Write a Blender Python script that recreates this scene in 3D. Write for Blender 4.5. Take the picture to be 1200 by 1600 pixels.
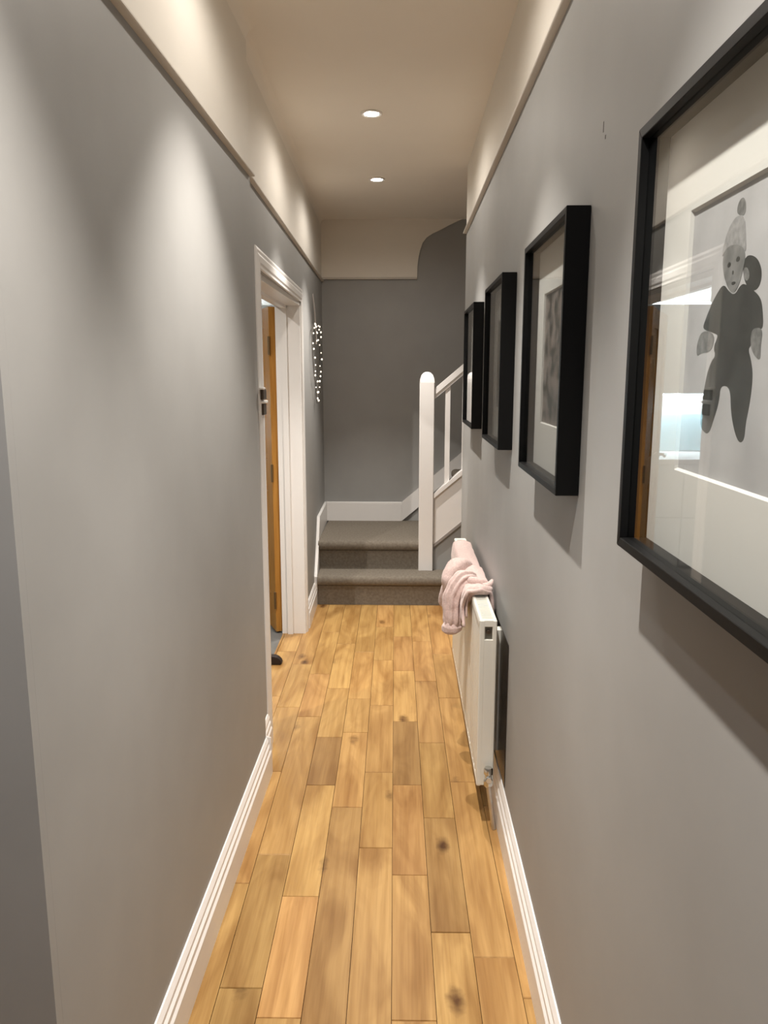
import bpy, bmesh, math, random
from mathutils import Vector, Matrix, noise

random.seed(7)
S = bpy.context.scene
for o in list(bpy.data.objects):
    bpy.data.objects.remove(o, do_unlink=True)
COL = S.collection
PI = math.pi

# ------------------------------------------------------------------ camera
cam_data = bpy.data.cameras.new('camera')
cam_data.sensor_fit = 'VERTICAL'
cam_data.sensor_height = 24.0
cam_data.lens = 24.0 * 1200.0 / 1600.0
cam_data.clip_start = 0.02
cam = bpy.data.objects.new('camera', cam_data)
COL.objects.link(cam)
cam.location = (0.0, 0.0, 1.5)
cam.rotation_euler = (PI / 2 - 0.1765, 0.0, 0.0246)
S.camera = cam

# ------------------------------------------------------------------ world, light levels, exposure
W = bpy.data.worlds.new('world')
S.world = W
W.use_nodes = True
W.node_tree.nodes['Background'].inputs[0].default_value = (0.9, 0.95, 1.0, 1)
W.node_tree.nodes['Background'].inputs[1].default_value = 0.02
S.view_settings.view_transform = 'Standard'
S.view_settings.look = 'None'
S.view_settings.gamma = 1.0
S.view_settings.use_curve_mapping = False
S.view_settings.exposure = 1.08
SPOT_NARROW = 74.0     # watts, beam of each ceiling downlight
SPOT_WIDE = 4.6       # watts, spill of each ceiling downlight
KITCHEN_SPOT = 62.0
LAMP = (1.0, 0.935, 0.86)
COOLW = (0.90, 0.93, 1.0)
COOL = (0.80, 0.90, 1.0)

# main dimensions (metres; x right, y along the hall, z up)
XR = 0.340            # right wall
YE = 5.80             # end wall
ZC = 2.60             # ceiling
YJ = 2.70             # far corner of the thick left wall
YRW = 4.38            # end of the right wall
OP0, OP1, OPZ = 2.985, 4.34, 1.895      # doorway
KX = -0.700           # kitchen face of the door wall


def xl1(y):           # face of the near left wall
    return -0.522 + (y - 1.0) * 0.005


def xl2(y):           # face of the wall with the doorway
    return -0.541 - (y - 2.7) * 0.0185


# ------------------------------------------------------------------ materials
def mat(name, col, rough=0.6, metal=0.0, spec=0.5, emit=None, estr=0.0):
    m = bpy.data.materials.new(name)
    m.use_nodes = True
    b = m.node_tree.nodes['Principled BSDF']
    b.inputs['Base Color'].default_value = (*col, 1)
    b.inputs['Roughness'].default_value = rough
    b.inputs['Metallic'].default_value = metal
    b.inputs['Specular IOR Level'].default_value = spec
    if emit:
        b.inputs['Emission Color'].default_value = (*emit, 1)
        b.inputs['Emission Strength'].default_value = estr
    return m


def nd(m, t, **kw):
    n = m.node_tree.nodes.new(t)
    for k, v in kw.items():
        setattr(n, k, v)
    return n


def lk(m, a, b):
    m.node_tree.links.new(a, b)


def add_bump(m, scale, strength, detail=3.0, dist=0.002, src=None, stretch=None):
    b = m.node_tree.nodes['Principled BSDF']
    tc = nd(m, 'ShaderNodeNewGeometry')
    n = nd(m, 'ShaderNodeTexNoise')
    n.inputs['Scale'].default_value = scale
    n.inputs['Detail'].default_value = detail
    if stretch:
        mp = nd(m, 'ShaderNodeMapping')
        mp.inputs['Scale'].default_value = stretch
        lk(m, tc.outputs['Position'], mp.inputs['Vector'])
        lk(m, mp.outputs['Vector'], n.inputs['Vector'])
    else:
        lk(m, tc.outputs['Position'], n.inputs['Vector'])
    bp = nd(m, 'ShaderNodeBump')
    bp.inputs['Strength'].default_value = strength
    bp.inputs['Distance'].default_value = dist
    lk(m, n.outputs['Fac'], bp.inputs['Height'])
    lk(m, bp.outputs['Normal'], b.inputs['Normal'])
    return n


def mottled(name, c0, c1, scale, rough=0.7, bump=0.1, detail=4.0, spec=0.3, stretch=None, lo=0.35, hi=0.65):
    m = mat(name, c0, rough, spec=spec)
    n = add_bump(m, scale, bump, detail, stretch=stretch)
    r = nd(m, 'ShaderNodeValToRGB')
    r.color_ramp.elements[0].position = lo
    r.color_ramp.elements[1].position = hi
    r.color_ramp.elements[0].color = (*c0, 1)
    r.color_ramp.elements[1].color = (*c1, 1)
    lk(m, n.outputs['Fac'], r.inputs['Fac'])
    lk(m, r.outputs['Color'], m.node_tree.nodes['Principled BSDF'].inputs['Base Color'])
    return m


GREY = mottled('grey_wall_paint', (0.335, 0.332, 0.322), (0.350, 0.347, 0.337), 6.0, rough=0.55, bump=0.02, spec=0.25)
CREAM = mottled('white_frieze_paint', (0.80, 0.755, 0.68), (0.815, 0.77, 0.695), 5.0, rough=0.7, bump=0.02, spec=0.2)
CEIL = mottled('white_ceiling_paint', (0.88, 0.83, 0.75), (0.89, 0.84, 0.76), 5.0, rough=0.8, bump=0.02, spec=0.1)
GLOSS = mat('white_gloss_paint', (0.82, 0.80, 0.78), 0.3, spec=0.4)
add_bump(GLOSS, 90.0, 0.03)
RADW = mat('radiator_enamel', (0.80, 0.79, 0.72), 0.3, spec=0.4)
BLACK = mat('black_frame_paint', (0.005, 0.005, 0.005), 0.45, spec=0.12)
add_bump(BLACK, 200.0, 0.03)
MATB = mat('white_mount_card', (0.74, 0.72, 0.69), 0.9, spec=0.1)
DARK = mat('dark_cavity', (0.012, 0.010, 0.009), 0.8)
CHROME = mat('chrome', (0.62, 0.62, 0.60), 0.22, metal=1.0)
BRONZE = mat('dark_bronze', (0.10, 0.075, 0.055), 0.4, metal=0.7)
STEELH = mat('brass_hinge', (0.20, 0.13, 0.06), 0.4, metal=0.8)
CARPET = mottled('taupe_carpet', (0.165, 0.143, 0.115), (0.215, 0.188, 0.153), 70.0, rough=1.0, bump=0.3, detail=8.0, spec=0.02)
PINK = mottled('pink_fleece', (0.58, 0.44, 0.41), (0.70, 0.54, 0.50), 140.0, rough=1.0, bump=0.5, detail=4.0, spec=0.02)
PINK.node_tree.nodes['Principled BSDF'].inputs['Sheen Weight'].default_value = 0.3
OAKD = mottled('oak_door_veneer', (0.36, 0.165, 0.032), (0.46, 0.225, 0.050), 9.0, rough=0.6, bump=0.05, stretch=(9, 9, 0.5), spec=0.2)
RUBBER = mat('dark_brown_rubber', (0.018, 0.010, 0.008), 0.5)
KGREY = mottled('grey_kitchen_tile', (0.13, 0.125, 0.115), (0.16, 0.155, 0.145), 8.0, rough=0.5, bump=0.05)
KWALL = mat('pale_kitchen_wall', (0.60, 0.56, 0.51), 0.7)
KCAB = mat('pale_grey_cabinet', (0.62, 0.61, 0.59), 0.4)
KTOP = mat('light_worktop', (0.62, 0.58, 0.55), 0.35)
KGLASS = mat('aqua_glass_splashback', (0.35, 0.52, 0.55), 0.12)
LED = mat('cool_led_strip', (0.9, 0.95, 1.0), 0.5, emit=(0.75, 0.90, 1.0), estr=15.0)
BULB = mat('downlight_lens', (1, 1, 1), 0.5, emit=(1.0, 0.93, 0.82), estr=28.0)
FAIRY = mat('warm_fairy_bulb', (0.95, 0.92, 0.85), 0.3, emit=(1.0, 0.86, 0.68), estr=0.75)
WIRE = mat('thin_grey_wire', (0.10, 0.09, 0.075), 0.5, metal=0.4)
RIBBON = mat('grey_ribbon', (0.42, 0.38, 0.35), 0.6)


def glass_mat():
    m = bpy.data.materials.new('picture_glass')
    m.use_nodes = True
    nt = m.node_tree
    nt.nodes.clear()
    out = nd(m, 'ShaderNodeOutputMaterial')
    mix = nd(m, 'ShaderNodeMixShader')
    tr = nd(m, 'ShaderNodeBsdfTransparent')
    gl = nd(m, 'ShaderNodeBsdfGlossy')
    gl.inputs['Roughness'].default_value = 0.0
    tr.inputs['Color'].default_value = (0.97, 0.98, 0.975, 1)
    lw = nd(m, 'ShaderNodeLayerWeight')          # Schlick reflectance, the same on both faces of the pane
    lw.inputs['Blend'].default_value = 0.5
    pw = nd(m, 'ShaderNodeMath', operation='POWER')
    pw.inputs[1].default_value = 5.0
    lk(m, lw.outputs['Facing'], pw.inputs[0])
    ma = nd(m, 'ShaderNodeMath', operation='MULTIPLY_ADD')
    ma.inputs[1].default_value = 0.96
    ma.inputs[2].default_value = 0.04
    lk(m, pw.outputs[0], ma.inputs[0])
    lk(m, ma.outputs[0], mix.inputs[0])
    lk(m, tr.outputs[0], mix.inputs[1])
    lk(m, gl.outputs[0], mix.inputs[2])
    lk(m, mix.outputs[0], out.inputs[0])
    return m


PGLASS = glass_mat()


def oak_floor_mat():
    m = mat('oak_floorboard', (0.5, 0.28, 0.09), 0.36, spec=0.35)
    b = m.node_tree.nodes['Principled BSDF']
    geo = nd(m, 'ShaderNodeNewGeometry')
    oi = nd(m, 'ShaderNodeObjectInfo')
    mul = nd(m, 'ShaderNodeMath', operation='MULTIPLY')
    mul.inputs[1].default_value = 73.0
    lk(m, oi.outputs['Random'], mul.inputs[0])
    cmb = nd(m, 'ShaderNodeCombineXYZ')
    lk(m, mul.outputs[0], cmb.inputs[0])
    lk(m, mul.outputs[0], cmb.inputs[2])
    add = nd(m, 'ShaderNodeVectorMath', operation='ADD')
    lk(m, geo.outputs['Position'], add.inputs[0])
    lk(m, cmb.outputs[0], add.inputs[1])
    # broad cloudy figure
    mp1 = nd(m, 'ShaderNodeMapping')
    mp1.inputs['Scale'].default_value = (9.0, 2.2, 1.0)
    lk(m, add.outputs[0], mp1.inputs[0])
    n1 = nd(m, 'ShaderNodeTexNoise')
    n1.inputs['Scale'].default_value = 1.0
    n1.inputs['Detail'].default_value = 3.0
    n1.inputs['Distortion'].default_value = 1.2
    lk(m, mp1.outputs[0], n1.inputs[0])
    # long grain
    mp2 = nd(m, 'ShaderNodeMapping')
    mp2.inputs['Scale'].default_value = (120.0, 4.0, 1.0)
    lk(m, add.outputs[0], mp2.inputs[0])
    n2 = nd(m, 'ShaderNodeTexNoise')
    n2.inputs['Scale'].default_value = 1.0
    n2.inputs['Detail'].default_value = 5.0
    n2.inputs['Distortion'].default_value = 0.6
    lk(m, mp2.outputs[0], n2.inputs[0])
    # cathedral bands
    mp3 = nd(m, 'ShaderNodeMapping')
    mp3.inputs['Scale'].default_value = (1.0, 0.13, 1.0)
    lk(m, add.outputs[0], mp3.inputs[0])
    wv = nd(m, 'ShaderNodeTexWave', wave_type='RINGS', rings_direction='Z')
    wv.inputs['Scale'].default_value = 9.0
    wv.inputs['Distortion'].default_value = 5.0
    wv.inputs['Detail'].default_value = 2.0
    wv.inputs['Detail Scale'].default_value = 2.0
    lk(m, mp3.outputs[0], wv.inputs[0])
    # knots
    mp4 = nd(m, 'ShaderNodeMapping')
    mp4.inputs['Scale'].default_value = (7.0, 3.4, 1.0)
    lk(m, add.outputs[0], mp4.inputs[0])
    nk = nd(m, 'ShaderNodeTexNoise')
    nk.inputs['Scale'].default_value = 38.0
    nk.inputs['Detail'].default_value = 3.0
    lk(m, add.outputs[0], nk.inputs[0])
    vs_ = nd(m, 'ShaderNodeVectorMath', operation='SCALE')
    vs_.inputs['Scale'].default_value = 0.16
    lk(m, nk.outputs['Color'], vs_.inputs[0])
    va = nd(m, 'ShaderNodeVectorMath', operation='ADD')
    lk(m, mp4.outputs[0], va.inputs[0])
    lk(m, vs_.outputs[0], va.inputs[1])
    vo = nd(m, 'ShaderNodeTexVoronoi')
    vo.inputs['Scale'].default_value = 1.0
    lk(m, va.outputs[0], vo.inputs[0])
    kn = nd(m, 'ShaderNodeValToRGB')
    kn.color_ramp.elements[0].position = 0.03
    kn.color_ramp.elements[0].color = (0.22, 0.15, 0.10, 1)
    kn.color_ramp.elements[1].position = 0.19
    kn.color_ramp.elements[1].color = (1, 1, 1, 1)
    lk(m, vo.outputs['Distance'], kn.inputs[0])
    # only some cells carry a knot
    sp = nd(m, 'ShaderNodeSeparateColor')
    lk(m, vo.outputs['Color'], sp.inputs[0])
    gt = nd(m, 'ShaderNodeMath', operation='GREATER_THAN')
    gt.inputs[1].default_value = 0.50
    lk(m, sp.outputs[0], gt.inputs[0])
    r1 = nd(m, 'ShaderNodeValToRGB')
    r1.color_ramp.elements[0].position = 0.30
    r1.color_ramp.elements[0].color = (0.66, 0.57, 0.48, 1)
    r1.color_ramp.elements[1].position = 0.62
    r1.color_ramp.elements[1].color = (1.06, 1.06, 1.06, 1)
    lk(m, n1.outputs['Fac'], r1.inputs[0])
    r2 = nd(m, 'ShaderNodeValToRGB')
    r2.color_ramp.elements[0].position = 0.3
    r2.color_ramp.elements[0].color = (0.80, 0.76, 0.70, 1)
    r2.color_ramp.elements[1].position = 0.6
    r2.color_ramp.elements[1].color = (1.03, 1.03, 1.03, 1)
    lk(m, n2.outputs['Fac'], r2.inputs[0])
    r3 = nd(m, 'ShaderNodeValToRGB')
    r3.color_ramp.elements[0].position = 0.1
    r3.color_ramp.elements[0].color = (0.90, 0.87, 0.82, 1)
    r3.color_ramp.elements[1].position = 0.6
    r3.color_ramp.elements[1].color = (1.0, 1.0, 1.0, 1)
    lk(m, wv.outputs['Fac'], r3.inputs[0])

    def mulc(a, bb, fac=1.0):
        x = nd(m, 'ShaderNodeMix', data_type='RGBA', blend_type='MULTIPLY')
        x.inputs[0].default_value = fac
        lk(m, a, x.inputs[6])
        lk(m, bb, x.inputs[7])
        return x
    c = mulc(oi.outputs['Color'], r1.outputs[0])
    c = mulc(c.outputs[2], r2.outputs[0], 0.7)
    c = mulc(c.outputs[2], r3.outputs[0], 0.8)
    ck = mulc(c.outputs[2], kn.outputs[0])
    lk(m, gt.outputs[0], ck.inputs[0])
    lk(m, ck.outputs[2], b.inputs['Base Color'])
    bp = nd(m, 'ShaderNodeBump')
    bp.inputs['Strength'].default_value = 0.06
    bp.inputs['Distance'].default_value = 0.001
    lk(m, n2.outputs['Fac'], bp.inputs['Height'])
    lk(m, bp.outputs['Normal'], b.inputs['Normal'])
    return m


OAKF = oak_floor_mat()


# ------------------------------------------------------------------ mesh helpers
class MB:
    def __init__(self):
        self.bm = bmesh.new()

    def box(self, x0, x1, y0, y1, z0, z1, bev=0.0, seg=1):
        r = bmesh.ops.create_cube(self.bm, size=1.0)
        vs = r['verts']
        for v in vs:
            v.co = Vector((x0 + (v.co.x + 0.5) * (x1 - x0), y0 + (v.co.y + 0.5) * (y1 - y0), z0 + (v.co.z + 0.5) * (z1 - z0)))
        if bev > 0:
            es = list({e for v in vs for e in v.link_edges})
            bmesh.ops.bevel(self.bm, geom=es, offset=bev, segments=seg, affect='EDGES', profile=0.5)
        return self

    def hexa(self, p):      # 8 points, bottom ring then top ring
        v = [self.bm.verts.new(q) for q in p]
        for f in ((3, 2, 1, 0), (4, 5, 6, 7), (0, 1, 5, 4), (1, 2, 6, 5), (2, 3, 7, 6), (3, 0, 4, 7)):
            self.bm.faces.new([v[i] for i in f])
        return self

    def prism(self, prof, fn0, fn1):   # a closed 2D profile swept between two placements
        a = [self.bm.verts.new(fn0(*q)) for q in prof]
        b = [self.bm.verts.new(fn1(*q)) for q in prof]
        n = len(prof)
        for i in range(n):
            self.bm.faces.new((a[i], a[(i + 1) % n], b[(i + 1) % n], b[i]))
        self.bm.faces.new(list(reversed(a)))
        self.bm.faces.new(b)
        return self

    def tube(self, pts, rad, seg=10, caps=True):
        pts = [Vector(p) for p in pts]
        if not isinstance(rad, (list, tuple)):
            rad = [rad] * len(pts)
        rings = []
        prev = None
        for i, p in enumerate(pts):
            t = (pts[min(i + 1, len(pts) - 1)] - pts[max(i - 1, 0)]).normalized()
            u = prev - t * prev.dot(t) if prev is not None else t.orthogonal()
            u.normalize()
            prev = u
            w = t.cross(u)
            rings.append([self.bm.verts.new(p + (u * math.cos(2 * PI * k / seg) + w * math.sin(2 * PI * k / seg)) * rad[i]) for k in range(seg)])
        for a, b in zip(rings, rings[1:]):
            for k in range(seg):
                self.bm.faces.new((a[k], a[(k + 1) % seg], b[(k + 1) % seg], b[k]))
        if caps:
            self.bm.faces.new(list(reversed(rings[0])))
            self.bm.faces.new(rings[-1])
        return self

    def lathe(self, prof, origin, axis='Z', seg=24):
        o = Vector(origin)
        rings = []
        for r, h in prof:
            ring = []
            for k in range(seg):
                a = 2 * PI * k / seg
                if axis == 'Z':
                    q = Vector((r * math.cos(a), r * math.sin(a), h))
                elif axis == 'Y':
                    q = Vector((r * math.cos(a), h, r * math.sin(a)))
                else:
                    q = Vector((h, r * math.cos(a), r * math.sin(a)))
                ring.append(self.bm.verts.new(o + q))
            rings.append(ring)
        for a, b in zip(rings, rings[1:]):
            for k in range(seg):
                self.bm.faces.new((a[k], a[(k + 1) % seg], b[(k + 1) % seg], b[k]))
        self.bm.faces.new(rings[0])
        self.bm.faces.new(rings[-1])
        return self

    def ball(self, c, r, sub=1, scale=(1, 1, 1)):
        q = bmesh.ops.create_icosphere(self.bm, subdivisions=sub, radius=r)
        for v in q['verts']:
            v.co = Vector((v.co.x * scale[0], v.co.y * scale[1], v.co.z * scale[2])) + Vector(c)
        return self

    def build(self, name, m, parent=None, smooth=False, origin=None):
        bmesh.ops.recalc_face_normals(self.bm, faces=self.bm.faces)
        me = bpy.data.meshes.new(name)
        if origin is not None:
            bmesh.ops.translate(self.bm, verts=self.bm.verts, vec=-Vector(origin))
        self.bm.to_mesh(me)
        self.bm.free()
        me.materials.append(m)
        if smooth:
            for p in me.polygons:
                p.use_smooth = True
            me.set_sharp_from_angle(angle=math.radians(35))
        o = bpy.data.objects.new(name, me)
        COL.objects.link(o)
        if origin is not None:
            o.location = origin
        if parent is not None:
            o.parent = parent
            if origin is not None or parent.location.length > 0:
                o.location = Vector(o.location) - parent.location
        return o


def tag(o, label, cat, group=None, kind=None):
    if label:
        o['label'] = label
    if cat:
        o['category'] = cat
    if group:
        o['group'] = group
    if kind:
        o['kind'] = kind
    return o


def thing(name, loc, label, cat, group=None):
    o = bpy.data.objects.new(name, None)
    o.empty_display_size = 0.1
    o.location = loc
    COL.objects.link(o)
    return tag(o, label, cat, group)


def struct(o, label=None, cat=None):
    o['kind'] = 'structure'
    if label:
        o['label'] = label
    o['category'] = cat or o.name.split('_')[0].split('.')[0]
    return o


# ------------------------------------------------------------------ floor and its boards
fb = MB().box(-2.4, 1.9, -1.9, YE + 0.1, -0.06, -0.014)
floor = struct(fb.build('floor', mat('floor_joint_brown', (0.16, 0.085, 0.03), 0.8)), 'warm oak board floor running the length of the hall', 'floor')  # slab in the dark joint colour between the boards

pm = MB().box(-0.5, 0.5, 0.0, 1.0, -0.014, 0.0)
bm = pm.bm
top = [e for e in bm.edges if all(v.co.z > -0.001 for v in e.verts)]
bmesh.ops.bevel(bm, geom=top, offset=0.0025, segments=1, affect='EDGES')
for v in bm.verts:                      # keep the small chamfers real-sized once scaled in width
    v.co.x *= 1.0
first = pm.build('plank', OAKF, floor)
PLW = 0.107
BASE = Vector((0.475, 0.285, 0.104))


def plank(lane, y0, y1, tone, x0=None, x1=None, hue=0.0):
    global first
    if first is not None:
        o, first = first, None
    else:
        o = plank.mesh.copy()
        COL.objects.link(o)
        o.parent = floor
    plank.mesh = o
    s = -0.4326 + PLW * lane
    ym = 0.5 * (y0 + y1)
    xa = s - 0.0105 * ym if x0 is None else x0
    xb = s + PLW - 0.0105 * ym if x1 is None else x1
    o.scale = (xb - xa - 0.0012, y1 - y0 - 0.0012, 1.0)
    o.rotation_euler = (0, 0, 0.0105)
    o.location = (0.5 * (xa + xb) + 0.0105 * (ym - y0), y0 + 0.0006, 0.0)
    o.color = (BASE.x * tone * (1 + hue), BASE.y * tone * (1 - 0.2 * abs(hue)), BASE.z * tone * (1 + hue * 0.8), 1)
    return o


LANES = {
    -1: ([-1.0, -0.2, 0.55, 1.28, 2.06, 2.72, 3.30, 3.83, 4.95], [1, .95, 1, .92, .97, .9, 1.0, .98]),
    0: ([-1.0, 0.1, 0.80, 1.663, 2.202, 3.204, 3.70, 4.35, 4.95], [.9, 1, .74, .80, .93, .95, 1.05, .98]),
    1: ([-1.0, -.3, 0.45, 0.98, 1.575, 2.006, 2.625, 3.008, 3.52, 4.15, 4.95], [1, .9, .95, .90, 1.05, 1.06, .66, .96, 1.05, 1.02]),
    2: ([-1.0, 0.0, 0.62, 1.30, 2.48, 3.055, 3.40, 4.02, 4.95], [1, .9, .85, .76, 1.02, .98, 1.05, 1.0]),
    3: ([-1.0, -.2, 0.50, 1.12, 2.246, 2.723, 3.33, 3.90, 4.45, 4.95], [.95, 1, .9, .93, .97, .95, 1.06, 1.0, 1.04]),
    4: ([-1.0, 0.2, 0.92, 1.575, 2.111, 2.634, 3.165, 3.753, 4.28, 4.95], [1, .9, .92, .94, .92, .66, 1.06, .90, 1.05]),
    5: ([-1.0, -.1, 0.70, 1.87, 2.42, 2.968, 3.62, 4.20, 4.95], [.95, 1, 1.0, .74, .92, .88, 1.02, 1.06]),
    6: ([-1.0, .3, 1.05, 1.78, 2.66, 3.42, 4.00, 4.95], [1, .95, .94, .92, .96, .98, 1.04]),
    7: ([-1.0, .6, 1.65, 2.50, 3.30, 4.10, 4.95], [1, .97, 1.02, .95, 1.0, 1.0]),
}
for lane, (cuts, tones) in LANES.items():
    for a, b, t in zip(cuts, cuts[1:], tones):
        plank(lane, a, b, t, hue=random.uniform(-0.04, 0.04))
for a, b, t in ((OP0 - .06, 3.42, 1.0), (3.42, 4.02, .96), (4.02, OP1 + .06, 1.02)):
    plank(-2, a, b, t)
for a, b, t in ((OP0 - .06, 3.70, .98), (3.70, OP1 + .06, 1.03)):
    plank(-3, a, b, t, x0=-0.700, x1=-0.6851)
for k in range(5):                       # the hall beyond the end of the right wall
    for a, b in ((4.40, 4.95),):
        plank(8 + k, a, b, random.uniform(.9, 1.05))
for k in range(14):                      # the space beside the camera
    x0 = -0.54 - 0.107 * (k + 1)
    c = [-1.0, random.uniform(-.6, -.1), random.uniform(.2, .6), 0.98]
    for a, b in zip(c, c[1:]):
        plank(0, a, b, random.uniform(.85, 1.05), x0=x0, x1=x0 + 0.107)

# ------------------------------------------------------------------ walls
RZL1, RZL2, RZR, RZE = 2.150, 2.172, 2.255, 2.185     # underside of the picture rails


def wall_strip(name, fx, thick, y0, y1, z0, z1, m, parent=None):
    """wall whose hall face is x = fx(y); thick < 0 goes to -x"""
    return MB().hexa([(fx(y0), y0, z0), (fx(y0) + thick, y0, z0), (fx(y1) + thick, y1, z0), (fx(y1), y1, z0),
                      (fx(y0), y0, z1), (fx(y0) + thick, y0, z1), (fx(y1) + thick, y1, z1), (fx(y1), y1, z1)]).build(name, m, parent)


wl = struct(wall_strip('wall_left', xl1, -0.18, 1.02, YJ, 0, RZL1 + .008, GREY), 'smooth grey wall along the left of the hall with a downlight scallop', 'wall')
wall_strip('frieze', xl1, -0.18, 1.02, YJ, RZL1 + .008, ZC, CREAM, wl)
wn = struct(MB().box(-2.4, xl1(1.0), 1.0, 1.0202, 0, ZC).build('wall_return', GREY), 'darker grey end of wall at the left edge, facing the viewer', 'wall')

wd = struct(wall_strip('wall_door', xl2, -0.135, YJ, OP0, 0, RZL2 + .008, GREY), 'grey wall around the white doorway on the left', 'wall')
wall_strip('wall_panel', xl2, -0.135, OP1, YE, 0, RZL2 + .008, GREY, wd)
wall_strip('wall_panel', xl2, -0.135, OP0, OP1, OPZ, RZL2 + .008, GREY, wd)
wall_strip('frieze', xl2, -0.135, YJ, YE, RZL2 + .008, ZC, CREAM, wd)

wr = struct(MB().box(XR, XR + .12, -1.9, YRW, 0, RZR + .008).build('wall_right', GREY), 'long grey wall on the right carrying the black picture frames', 'wall')
MB().box(XR, XR + .12, -1.9, YRW, RZR + .008, ZC).build('frieze', CREAM, wr)
# two small filled nail marks in the paint above the nearest frame
mk = MB()
mk.box(XR - .0006, XR + .001, 1.412, 1.415, 1.908, 1.925)
mk.box(XR - .0006, XR + .001, 1.396, 1.399, 1.893, 1.899)
mk.build('paint_scuff', mat('dark_scuff', (.12, .11, .10), .8), wr)

we = struct(MB().box(-0.735, 2.0, YE, YE + .12, 0, ZC).build('wall_end', GREY), 'dark grey end wall behind the carpeted stairs', 'wall')
fz = [(-0.62, RZE + .008), (0.098, RZE + .008), (0.101, 2.285), (0.107, 2.335), (0.118, 2.385), (0.136, 2.438), (0.165, 2.474), (0.205, 2.500), (0.25, 2.520), (0.33, 2.560), (0.42, ZC), (-0.62, ZC)]
MB().prism(fz, lambda x, z: (x, YE + .001, z), lambda x, z: (x, YE - .012, z)).build('frieze', CREAM, we)

wa = struct(MB().box(XR + .12, 1.95, YRW - .12, YRW, 0, ZC).build('wall_alcove', GREY), 'grey wall round the corner beside the stairs', 'wall')
ws = struct(MB().box(1.90, 2.02, YRW, YE + .1, 0, ZC).build('wall_stair', GREY), 'grey wall at the top of the stairs', 'wall')
wb = struct(MB().box(-2.4, XR + .12, -2.02, -1.9, 0, ZC).build('wall_back', GREY), 'grey wall behind the viewer', 'wall')
wo = struct(MB().box(-2.52, -2.4, -2.02, 1.16, 0, ZC).build('wall_lobby', GREY), 'grey lobby wall to the left of the viewer', 'wall')
ce = struct(MB().box(-2.5, 2.0, -2.0, YE + .1, ZC, ZC + .1).build('ceiling', CEIL), 'plain off-white ceiling with small round downlights', 'ceiling')

# rounded coving where ceiling meets walls
CR = 0.035
arc = [(0.0, 0.0)] + [(CR - CR * math.sin(a), -(CR - CR * math.cos(a))) for a in [PI / 2 * k / 8 for k in range(9)]]
arc = [(0, 0), (CR, 0)] + [(CR - CR * math.sin(PI / 2 * k / 8), -(CR - CR * math.cos(PI / 2 * k / 8))) for k in range(1, 9)]


def cove(fx, sgn, y0, y1):
    return MB().prism(arc, lambda u, v: (fx(y0) + sgn * u, y0, ZC + v), lambda u, v: (fx(y1) + sgn * u, y1, ZC + v)).build('coving', CEIL, ce, smooth=True)


cove(xl1, 1, 1.0, YJ)
cove(xl2, 1, YJ, YE)

# picture rails
prail = [(0, 0), (.016, 0), (.018, .002), (.018, .006), (.006, .016), (0, .016)]


def rail(name, fx, sgn, y0, y1, z, label):
    o = MB().prism(prail, lambda u, v: (fx(y0) + sgn * u, y0, z + v), lambda u, v: (fx(y1) + sgn * u, y1, z + v)).build(name, RAILP)
    return struct(o, label, 'picture rail')


RAILP = mat('painted_picture_rail', (0.66, 0.61, 0.54), 0.5)
rail('trim_1', xl1, 1, 1.0, YJ, RZL1, 'picture rail on the near left wall')
rail('trim_2', xl2, 1, YJ, YE, RZL2, 'picture rail above the white doorway')
rail('trim_3', lambda y: XR, -1, -1.9, YRW, RZR, 'picture rail above the black frames')
struct(MB().prism(prail, lambda u, v: (-.62, YE - .004 - u, RZE + v), lambda u, v: (.098, YE - .004 - u, RZE + v)).build('trim_4', RAILP), 'short picture rail across the end wall', 'picture rail')

# skirting boards
SK = [(0, 0), (.020, 0), (.020, .092), (.015, .100), (.0155, .116), (.010, .124), (.0105, .136), (.004, .150), (0, .150)]


def skirt(name, fx, sgn, y0, y1, label, parent=None):
    o = MB().prism(SK, lambda u, v: (fx(y0) + sgn * u, y0, v), lambda u, v: (fx(y1) + sgn * u, y1, v)).build(name, GLOSS)
    return struct(o, label, 'skirting board')


bl = skirt('baseboard_left', xl1, 1, 1.0, YJ + .012, 'white moulded skirting board along the near left wall')
# return of the skirting round the corner of the thick wall
MB().prism(SK, lambda u, v: (xl1(YJ) + .019, YJ + u, v), lambda u, v: (xl1(YJ) - .03, YJ + u, v)).build('return_piece', GLOSS, bl)
skirt('baseboard_door', xl2, 1, YJ + .02, OP0 - .082, 'short white skirting piece between wall corner and doorway')
skirt('baseboard_right', lambda y: XR, -1, -1.9, YRW, 'white moulded skirting board along the right wall')
skirt('baseboard_far_left', xl2, 1, OP1 + .072, 4.895, 'short white skirting piece between doorway and stairs')

# ------------------------------------------------------------------ doorway
dl = xl2(OP0) - .17
door_frame = thing('door_frame', (xl2(3.7), 3.68, 0), 'white painted door frame and moulded architrave on the left wall', 'door frame')


def fpart(mb, name, m=GLOSS, smooth=False):
    o = mb.build(name, m, None, smooth)
    o.parent = door_frame
    o.location = -door_frame.location
    return o


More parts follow.
